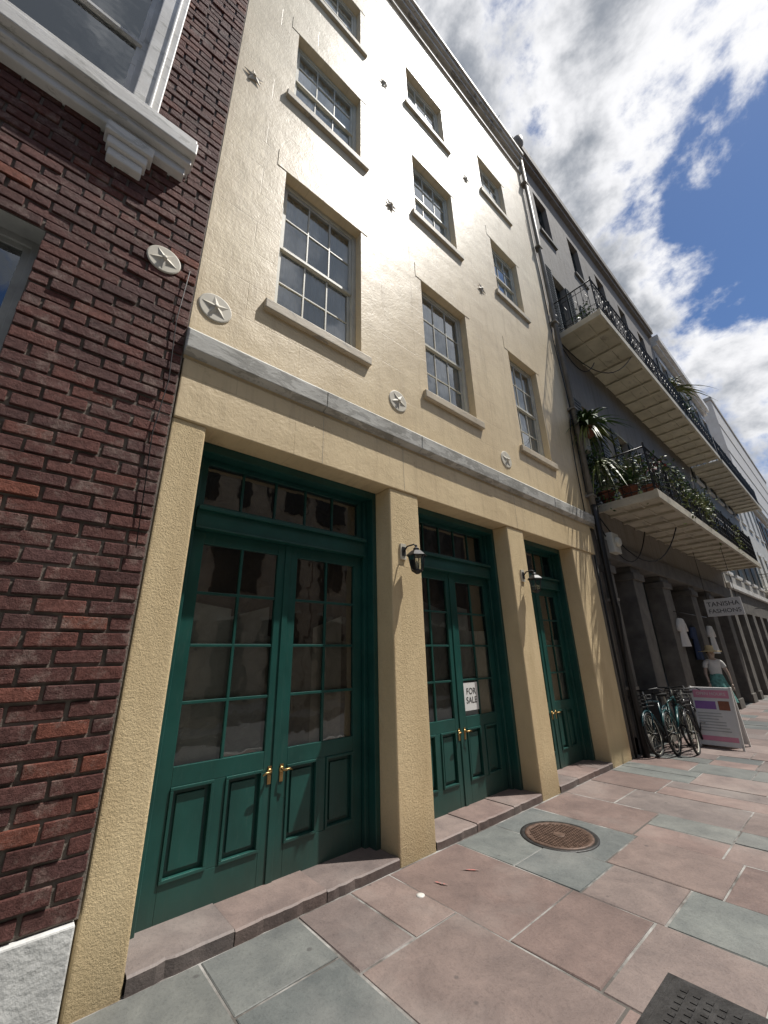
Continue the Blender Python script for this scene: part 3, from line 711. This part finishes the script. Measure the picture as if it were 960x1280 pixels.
# ------------------------------------------------------------------ shop sign
M['signw']=simple("white_sign_board",(.66,.65,.63),.5,.06,6,.1); M['signk']=simple("black_lettering",(.02,.02,.02),.6,.05,6,.1); M['pink']=simple("pink_print",(.62,.25,.33),.6,.1,6,.1); M['purple']=simple("purple_print",(.25,.12,.35),.6,.1,6,.1)
M['paperwhite']=simple("white_notice_paper",(.82,.82,.80),.6,.03,6,.1)
def text(body,size,par,M4,mat,name="lettering"):
    cu=bpy.data.curves.new(name,"FONT"); cu.body=body; cu.size=size; cu.align_x='CENTER'; cu.align_y='CENTER'; cu.extrude=.001; cu.materials.append(mat)
    o=bpy.data.objects.new(name,cu); bpy.context.collection.objects.link(o); o.parent=par; o.matrix_local=M4; return o
FM=Matrix(((1,0,0,0),(0,0,-1,0),(0,1,0,0),(0,0,0,1)))
ss=empty("hanging_shop_sign",(.62,15.5,2.84)); m=MB(); m.box(-.43,.43,-.025,.025,-.25,.25,M['signw']); 
for xx in (-.35,.35): m.tube([(xx,0,.25),(xx,0,1.75)],.008,M['iron'],5)
m.obj("board",ss,.004); text("TANISHA",.185,ss,Matrix.Translation((0,-.029,.09))@FM,M['signk']); text("FASHIONS",.165,ss,Matrix.Translation((0,-.029,-.11))@FM,M['signk'])
ss=empty("hanging_shop_sign",(.9,26,3.2)); m=MB(); m.box(-.4,.4,-.03,.03,-.2,.2,M['pink']); m.tube([(-1.0,0,.25),(.4,0,.25)],.015,M['iron'],5); m.obj("board",ss,.004)
af=empty("sandwich_board_sign",(.86,10.45,G)); m=MB(); ti=math.atan(.25/1.05)
for s in (-1,1):
    Mx=Matrix.Translation((0,s*.27,0))@Matrix.Rotation(s*ti,4,'X')
    m.box(-.33,.33,-.012,.012,.04,1.05,M['signw'],M=Mx); 
    for xx in (-.335,.305): m.box(xx,xx+.03,-.02,.02,0,1.06,M['white'],M=Mx)
m.obj("boards",af,.003)
Mx=Matrix.Translation((0,-.27,0))@Matrix.Rotation(-ti,4,'X')
m=MB(); m.box(-.28,.28,-.0165,-.013,.86,1.00,M['pink'],M=Mx); m.box(-.28,.05,-.0165,-.013,.66,.80,M['purple'],M=Mx); m.box(-.28,.28,-.0165,-.013,.12,.20,M['pink'],M=Mx)
for k in range(7): m.box(-.26,U(.0,.24),-.0165,-.013,.28+k*.05,.295+k*.05,M['casing'],M=Mx)
m.box(.09,.26,-.0165,-.013,.65,.81,M['terra'],M=Mx); m.obj("printed_panel",af)
text("OPEN HOURS",.075,af,Mx@Matrix.Translation((0,-.019,.93))@FM,M['signw'])

# ------------------------------------------------------------------ bicycles
def bicycle(loc,ang,tilt,fcol):
    e=empty("bicycle",loc); e.rotation_euler=(0,0,ang); m=MB(); fm=simple("bicycle_frame_paint",fcol,.3,.1); rb=M['cable']; r=.33
    for yc in (-.52,.52):
        m.tube([(0,yc+r*math.cos(t),r+r*math.sin(t)) for t in [k*math.pi/16 for k in range(32)]],.022,rb,6,True)
        m.tube([(0,yc+(r-.03)*math.cos(t),r+(r-.03)*math.sin(t)) for t in [k*math.pi/16 for k in range(32)]],.008,M['frame'],4,True)
        for k in range(18):
            t=k*math.pi/9; m.tube([(.02*(-1)**k,yc,r),(0,yc+(r-.03)*math.cos(t),r+(r-.03)*math.sin(t))],.0018,M['frame'],3)
        m.tube([(-.05,yc,r),(.05,yc,r)],.025,M['iron'],8)
        m.tube([(0,yc+(r+.045)*math.cos(t),r+(r+.045)*math.sin(t)) for t in [math.pi*(.15+.7*k/10) for k in range(11)]],.018,fm,5)
    bbk=(0,-.08,.29); seat=(0,-.24,.80); head=(0,.36,.86); hb=(0,.39,.70); rw=(0,-.52,r); fw=(0,.52,r)
    for a,b,w in ((bbk,seat,.02),(seat,head,.02),(bbk,hb,.024),(head,hb,.022)): m.tube([a,b],w,fm,8)
    for s in (-.04,.04):
        m.tube([(s,rw[1],rw[2]),(s*.5,bbk[1],bbk[2])],.009,fm,6); m.tube([(s,rw[1],rw[2]),(s*.4,seat[1],seat[2])],.008,fm,6); m.tube([(s,fw[1],fw[2]),(s,.41,.66),(0,.39,.70)],.011,fm,6)
    m.tube([seat,(0,-.27,.94)],.013,M['frame'],6); m.tube([head,(0,.35,1.02)],.013,M['frame'],6)
    m.tube([(-.28,.18,1.0),(-.24,.30,1.05),(0,.36,1.03),(.24,.30,1.05),(.28,.18,1.0)],.012,M['iron'],6)
    m.add([(-.08,-.38,.96),(.08,-.38,.96),(.02,-.12,.97),(-.02,-.12,.97),(-.07,-.36,.92),(.07,-.36,.92),(.015,-.13,.93),(-.015,-.13,.93)],[(0,1,2,3),(4,7,6,5),(0,4,5,1),(1,5,6,2),(2,6,7,3),(3,7,4,0)],M['cable'])
    m.tube([(.03,bbk[1]+.09*math.cos(t),bbk[2]+.09*math.sin(t)) for t in [k*math.pi/6 for k in range(12)]],.006,M['iron'],4,True)
    m.tube([(.04,bbk[1],bbk[2]),(.06,.04,.17),(.14,.04,.17)],.01,M['iron'],5); m.tube([(-.04,bbk[1],bbk[2]),(-.06,-.2,.41),(-.14,-.2,.41)],.01,M['iron'],5)
    for q in range(4): m.tube([(x_,y_,.78+q*.06) for x_,y_ in ((-.15,.46),(.15,.46),(.15,.70),(-.15,.70))],.005,M['iron'],4,True)
    for x_,y_ in ((-.15,.46),(.15,.46),(.15,.70),(-.15,.70),(0,.46),(0,.70)): m.tube([(x_,y_,.78),(x_,y_,.97)],.005,M['iron'],4)
    o=m.obj("frame_and_wheels",e); o.rotation_euler=(0,tilt,0); return e
bicycle((.26,9.35,G),.0+math.pi,math.radians(7),(.01,.05,.06)); bicycle((.42,9.65,G),.06,math.radians(-5),(.015,.07,.07)); bicycle((.62,9.95,G),math.pi+.1,math.radians(4),(.02,.02,.022))

# ------------------------------------------------------------------ figures
def skin_body(name,par,verts,edges,radii,mat,root=0,sub=2):
    me=bpy.data.meshes.new(name); me.from_pydata(verts,edges,[]); me.materials.append(mat)
    o=bpy.data.objects.new(name,me); bpy.context.collection.objects.link(o); o.parent=par
    s=o.modifiers.new("skin","SKIN"); s.use_smooth_shade=True
    for i,v in enumerate(me.skin_vertices[0].data): v.radius=(radii[i],radii[i]) if not isinstance(radii[i],tuple) else radii[i]; v.use_root=(i==root)
    b=o.modifiers.new("sub","SUBSURF"); b.levels=sub; b.render_levels=sub; return o
def figure(name,loc,rotz,skin,top,legsm,hair,hat=None,dress=None,arms=0):
    e=empty(name,loc); e.rotation_euler=(0,0,rotz)
    V=[(0,0,.95),(0,0,1.12),(0,0,1.32),(0,.0,1.44),(0,0,1.53), (-.18,0,1.40),(-.25,.0+arms,1.12),(-.25,.06+arms,.86), (.18,0,1.40),(.25,.03,1.12),(.24,.10,.88), (-.09,0,.88),(-.10,.03,.48),(-.10,-.02,.08),(-.10,.12,.03), (.09,0,.88),(.10,-.04,.48),(.10,-.12,.09),(.10,.02,.03)]
    E=[(0,1),(1,2),(2,3),(3,4),(3,5),(5,6),(6,7),(3,8),(8,9),(9,10),(0,11),(11,12),(12,13),(13,14),(0,15),(15,16),(16,17),(17,18)]
    Rr=[(.15,.11),(.13,.10),(.16,.11),(.09,.07),(.05,.05),.055,.042,.028,.055,.042,.028,.085,.06,.04,.035,.085,.06,.04,.035]
    skin_body("body",e,V,E,Rr,legsm)
    skin_body("shirt",e,[V[0],V[1],V[2],V[3],V[5],(-.225,arms*.5,1.24),V[8],(.225,.015,1.24)],[(0,1),(1,2),(2,3),(3,4),(4,5),(3,6),(6,7)],[(.165,.125),(.145,.115),(.175,.125),(.10,.085),.07,.065,.07,.065],top)
    m=MB(); m.lathe((0,.01,1.62),[(.03,-.13),(.06,-.10),(.075,-.04),(.08,.02),(.07,.08),(.04,.115),(.01,.125)],skin,16)
    m.lathe((0,.09,1.61),[(.012,-.02),(.016,-.01),(.006,.03)],skin,8)
    for s in (-1,1): m.lathe((s*.03,.08,1.635),[(.008,-.008),(.01,0),(.006,.008)],M['cable'],8); m.lathe((s*.078,.01,1.615),[(.012,-.025),(.018,0),(.01,.025)],skin,8)
    m.lathe((0,-.012,1.66),[(.086,-.06),(.09,0),(.082,.06),(.05,.1),(.01,.112)],hair,16)
    if hat: m.lathe((0,0,1.70),[(.26,-.03),(.265,-.02),(.12,.0),(.10,.03),(.09,.12),(.05,.14)],hat,20)
    for s,hx,hy,hz in ((-1,-.25,.06+arms,.86),(1,.24,.10,.88)):
        m.lathe((hx,hy,hz-.07),[(.012,-.03),(.03,-.01),(.034,.03),(.026,.07)],skin,8)
        for k in range(4): m.tube([(hx+(k-1.5)*.016,hy,hz-.08),(hx+(k-1.5)*.017,hy+.01,hz-.13),(hx+(k-1.5)*.017,hy+.03,hz-.165+abs(k-1.5)*.008)],[.009,.008,.006],skin,5)
        m.tube([(hx+.025,hy+.01,hz-.04),(hx+.04,hy+.035,hz-.08),(hx+.035,hy+.045,hz-.11)],[.01,.009,.007],skin,5)
    if dress:
        N=40; prof=[(.135,1.12),(.17,.98),(.22,.80),(.27,.60),(.31,.42)]; vs=[]
        for r_,h_ in prof:
            for k in range(N):
                a=2*math.pi*k/N; q=r_*(1+.07*math.sin(k*2*math.pi/5)*(1.12-h_)/.7); vs.append((q*math.cos(a),q*math.sin(a)*.8,h_))
        fs=[(i*N+k,i*N+(k+1)%N,(i+1)*N+(k+1)%N,(i+1)*N+k) for i in range(len(prof)-1) for k in range(N)]
        m.add(vs,fs,dress,smooth=True)
    m.obj("head_hands_and_clothes",e); return e
M['skin']=simple("skin",(.42,.24,.16),.5,.08,6,.1); M['hair']=simple("dark_hair",(.03,.02,.015),.5,.2,6,.1); M['straw']=simple("straw_hat",(.60,.46,.25),.8,.15)
M['whitecloth']=simple("white_cloth",(.62,.61,.58),.85,.08,6,.1); M['teal']=simple("teal_print_cloth",(.12,.30,.27),.85,.5,14,.1); M['jeans']=simple("denim",(.04,.06,.12),.85,.2,6,.1); M['mskin']=simple("mannequin_plastic",(.42,.32,.26),.4,.05,6,.1); M['coral']=simple("coral_shirt",(.50,.12,.10),.85,.1,6,.1)
figure("shop_mannequin",(.22,14.35,G),-2.6,M['mskin'],M['whitecloth'],M['mskin'],M['hair'],M['straw'],M['teal'],.05)
figure("walking_person",(1.2,18.6,G),math.pi,M['skin'],M['coral'],M['jeans'],M['hair'],None,None,.12)
def garment(name,x,y,z,h,w,mat):
    e=empty(name,(x,y,z)); m=MB(); N=24; prof=[(w*.3,0),(w*.5,-.05),(w*.42,-h*.35),(w*.5,-h*.65),(w*.62,-h)]; vs=[]
    for r_,h_ in prof:
        for k in range(N):
            a=2*math.pi*k/N; q=1+.12*math.sin(k*1.6)*(-h_/h); vs.append((r_*.35*q*math.sin(a),r_*q*math.cos(a),h_))
    m.add(vs,[(i*N+k,i*N+(k+1)%N,(i+1)*N+(k+1)%N,(i+1)*N+k) for i in range(4) for k in range(N)],mat,smooth=True)
    for s in (-1,1): m.tube([(0,s*w*.35,-.03),(0,s*w*.62,-.16),(0,s*w*.72,-.32)],[.05,.055,.06],mat,8)
    m.tube([(0,-w*.4,-.02),(0,0,.05),(0,w*.4,-.02)],.006,M['iron'],5); m.tube([(0,0,.05),(0,0,.14),(0,.03,.17)],.004,M['iron'],5)
    m.obj("cloth",e)
garment("hanging_dress",.06,12.95,2.45,.7,.42,M['whitecloth']); garment("hanging_dress",-.15,14.9,2.3,.9,.45,M['jeans']); garment("hanging_dress",.05,15.9,2.35,.8,.4,M['whitecloth'])
m=MB(); rk=empty("clothes_rail"); m.tube([(.03,12.7,2.62),(.0,16.2,2.62)],.012,M['iron'],6); m.tube([(.03,12.7,2.62),(-.1,12.7,2.62)],.01,M['iron'],5); m.tube([(0,16.2,2.62),(-.3,16.2,2.62)],.01,M['iron'],5); m.obj("rail",rk)

fs=empty("for_sale_sign"); m=MB(); m.box(XD+.006,XD+.0075,4.455,4.742,.99,1.32,M['paperwhite']); m.obj("board",fs)
FX=Matrix(((0,0,1,0),(1,0,0,0),(0,1,0,0),(0,0,0,1)))
text("FOR\nSALE",.105,fs,Matrix.Translation((XD+.009,4.60,1.16))@FX,M['signk'])

# ------------------------------------------------------------------ world
sd=Vector((.24,.36,.90)).normalized(); el=math.asin(sd.z); rot=math.atan2(sd.x,sd.y)
w=bpy.data.worlds.new("World"); sc.world=w; w.use_nodes=True; nt=w.node_tree; N=nt.nodes; L=nt.links
bg=N["Background"]; sky=N.new("ShaderNodeTexSky"); sky.sky_type='NISHITA'; sky.sun_disc=False; sky.sun_elevation=el; sky.sun_rotation=rot; sky.altitude=0; sky.air_density=1; sky.dust_density=.3; sky.ozone_density=3
def mth(op,a,b=0.0,cl=False):
    m=N.new("ShaderNodeMath"); m.operation=op; m.use_clamp=cl
    for i,v in enumerate((a,b)):
        if isinstance(v,bpy.types.NodeSocket): L.new(v,m.inputs[i])
        else: m.inputs[i].default_value=v
    return m.outputs[0]
tc=N.new("ShaderNodeTexCoord"); sp=N.new("ShaderNodeSeparateXYZ"); L.new(tc.outputs["Generated"],sp.inputs[0])
zz=mth('MAXIMUM',sp.outputs[2],.03); px=mth('DIVIDE',sp.outputs[0],zz); py=mth('DIVIDE',sp.outputs[1],zz)
def wn(scale,det,rough,loc=(0,0,0),dist=0,sc_=(1,1,1)):
    mp=N.new("ShaderNodeMapping"); L.new(tc.outputs["Generated"],mp.inputs[0]); mp.inputs["Location"].default_value=loc; mp.inputs["Scale"].default_value=sc_
    n=N.new("ShaderNodeTexNoise"); L.new(mp.outputs[0],n.inputs["Vector"]); n.inputs["Scale"].default_value=scale; n.inputs["Detail"].default_value=det; n.inputs["Roughness"].default_value=rough; n.inputs["Distortion"].default_value=dist; return n.outputs["Fac"]
n1=wn(5.0,8,.60,(3,1,0),.15,(1,1,1.6)); n2=wn(4.2,6,.58,(7,2,0),.2); n3=wn(16,5,.62,(1,5,0))
dx=mth('DIVIDE',mth('SUBTRACT',px,.18),.235); dy=mth('DIVIDE',mth('SUBTRACT',py,1.16),.45)
d=mth('SQRT',mth('ADD',mth('MULTIPLY',dx,dx),mth('MULTIPLY',dy,dy)))
hole=mth('MINIMUM',mth('MULTIPLY',mth('SUBTRACT',d,1.0),.32),.20)
far=mth('MAXIMUM',mth('MULTIPLY',mth('MAXIMUM',mth('SUBTRACT',py,1.55),0.0),-.25),-.16)
side=mth('MAXIMUM',mth('MULTIPLY',mth('MAXIMUM',mth('SUBTRACT',px,1.1),0.0),-.5),-.25)
back=mth('MAXIMUM',mth('MULTIPLY',mth('MAXIMUM',mth('MULTIPLY',py,-1.0),0.0),-.4),-.2)
dens=mth('ADD',mth('ADD',mth('ADD',mth('ADD',n1,mth('MULTIPLY',mth('SUBTRACT',n3,.5),.30)),hole),far),mth('ADD',side,back))
mr=N.new("ShaderNodeMapRange"); mr.interpolation_type='SMOOTHSTEP'; L.new(dens,mr.inputs[0]); mr.inputs[1].default_value=.43; mr.inputs[2].default_value=.60
th=N.new("ShaderNodeMapRange"); th.interpolation_type='SMOOTHSTEP'; L.new(mth('ADD',mth('ADD',n1,mth('MULTIPLY',hole,1.6)),mth('MULTIPLY',mth('SUBTRACT',n2,.5),1.2)),th.inputs[0]); th.inputs[1].default_value=.62; th.inputs[2].default_value=.98
cc=N.new("ShaderNodeMix"); cc.data_type='RGBA'; L.new(th.outputs[0],cc.inputs[0]); cc.inputs[6].default_value=(1.0,1.0,1.02,1); cc.inputs[7].default_value=(.30,.33,.38,1)
skm=N.new("ShaderNodeMix"); skm.data_type='RGBA'; skm.blend_type='MULTIPLY'; skm.inputs[0].default_value=1; L.new(sky.outputs[0],skm.inputs[6]); skm.inputs[7].default_value=(.068,.080,.096,1)
fm=N.new("ShaderNodeMix"); fm.data_type='RGBA'; L.new(mr.outputs[0],fm.inputs[0]); L.new(skm.outputs[2],fm.inputs[6]); L.new(cc.outputs[2],fm.inputs[7])
L.new(fm.outputs[2],bg.inputs[0]); bg.inputs[1].default_value=1.0
sl=bpy.data.lights.new("sun","SUN"); sl.energy=5; sl.angle=math.radians(.5); sl.color=(1,.96,.90); so=bpy.data.objects.new("sun",sl); bpy.context.collection.objects.link(so)
so.rotation_euler=sd.to_track_quat('Z','Y').to_euler(); so.location=(10,10,30)

# ------------------------------------------------------------------ camera
f=501.0
Yc=Vector((612,-168,-f)).normalized(); Zc=Vector((-32,1380,-f)).normalized(); Zc=(Zc-Yc*Zc.dot(Yc)).normalized(); Xc=Yc.cross(Zc)
cam=bpy.data.cameras.new("camera"); co_=bpy.data.objects.new("camera",cam); bpy.context.collection.objects.link(co_)
co_.matrix_world=Matrix.Translation((3.19,0,1.65))@Matrix((Xc,Yc,Zc)).to_4x4()
cam.sensor_fit='VERTICAL'; cam.sensor_height=36; cam.lens=36*f/1280; cam.clip_end=2000; cam.clip_start=.05
sc.camera=co_
sc.view_settings.view_transform='Standard'; sc.view_settings.look='None'; sc.view_settings.exposure=0
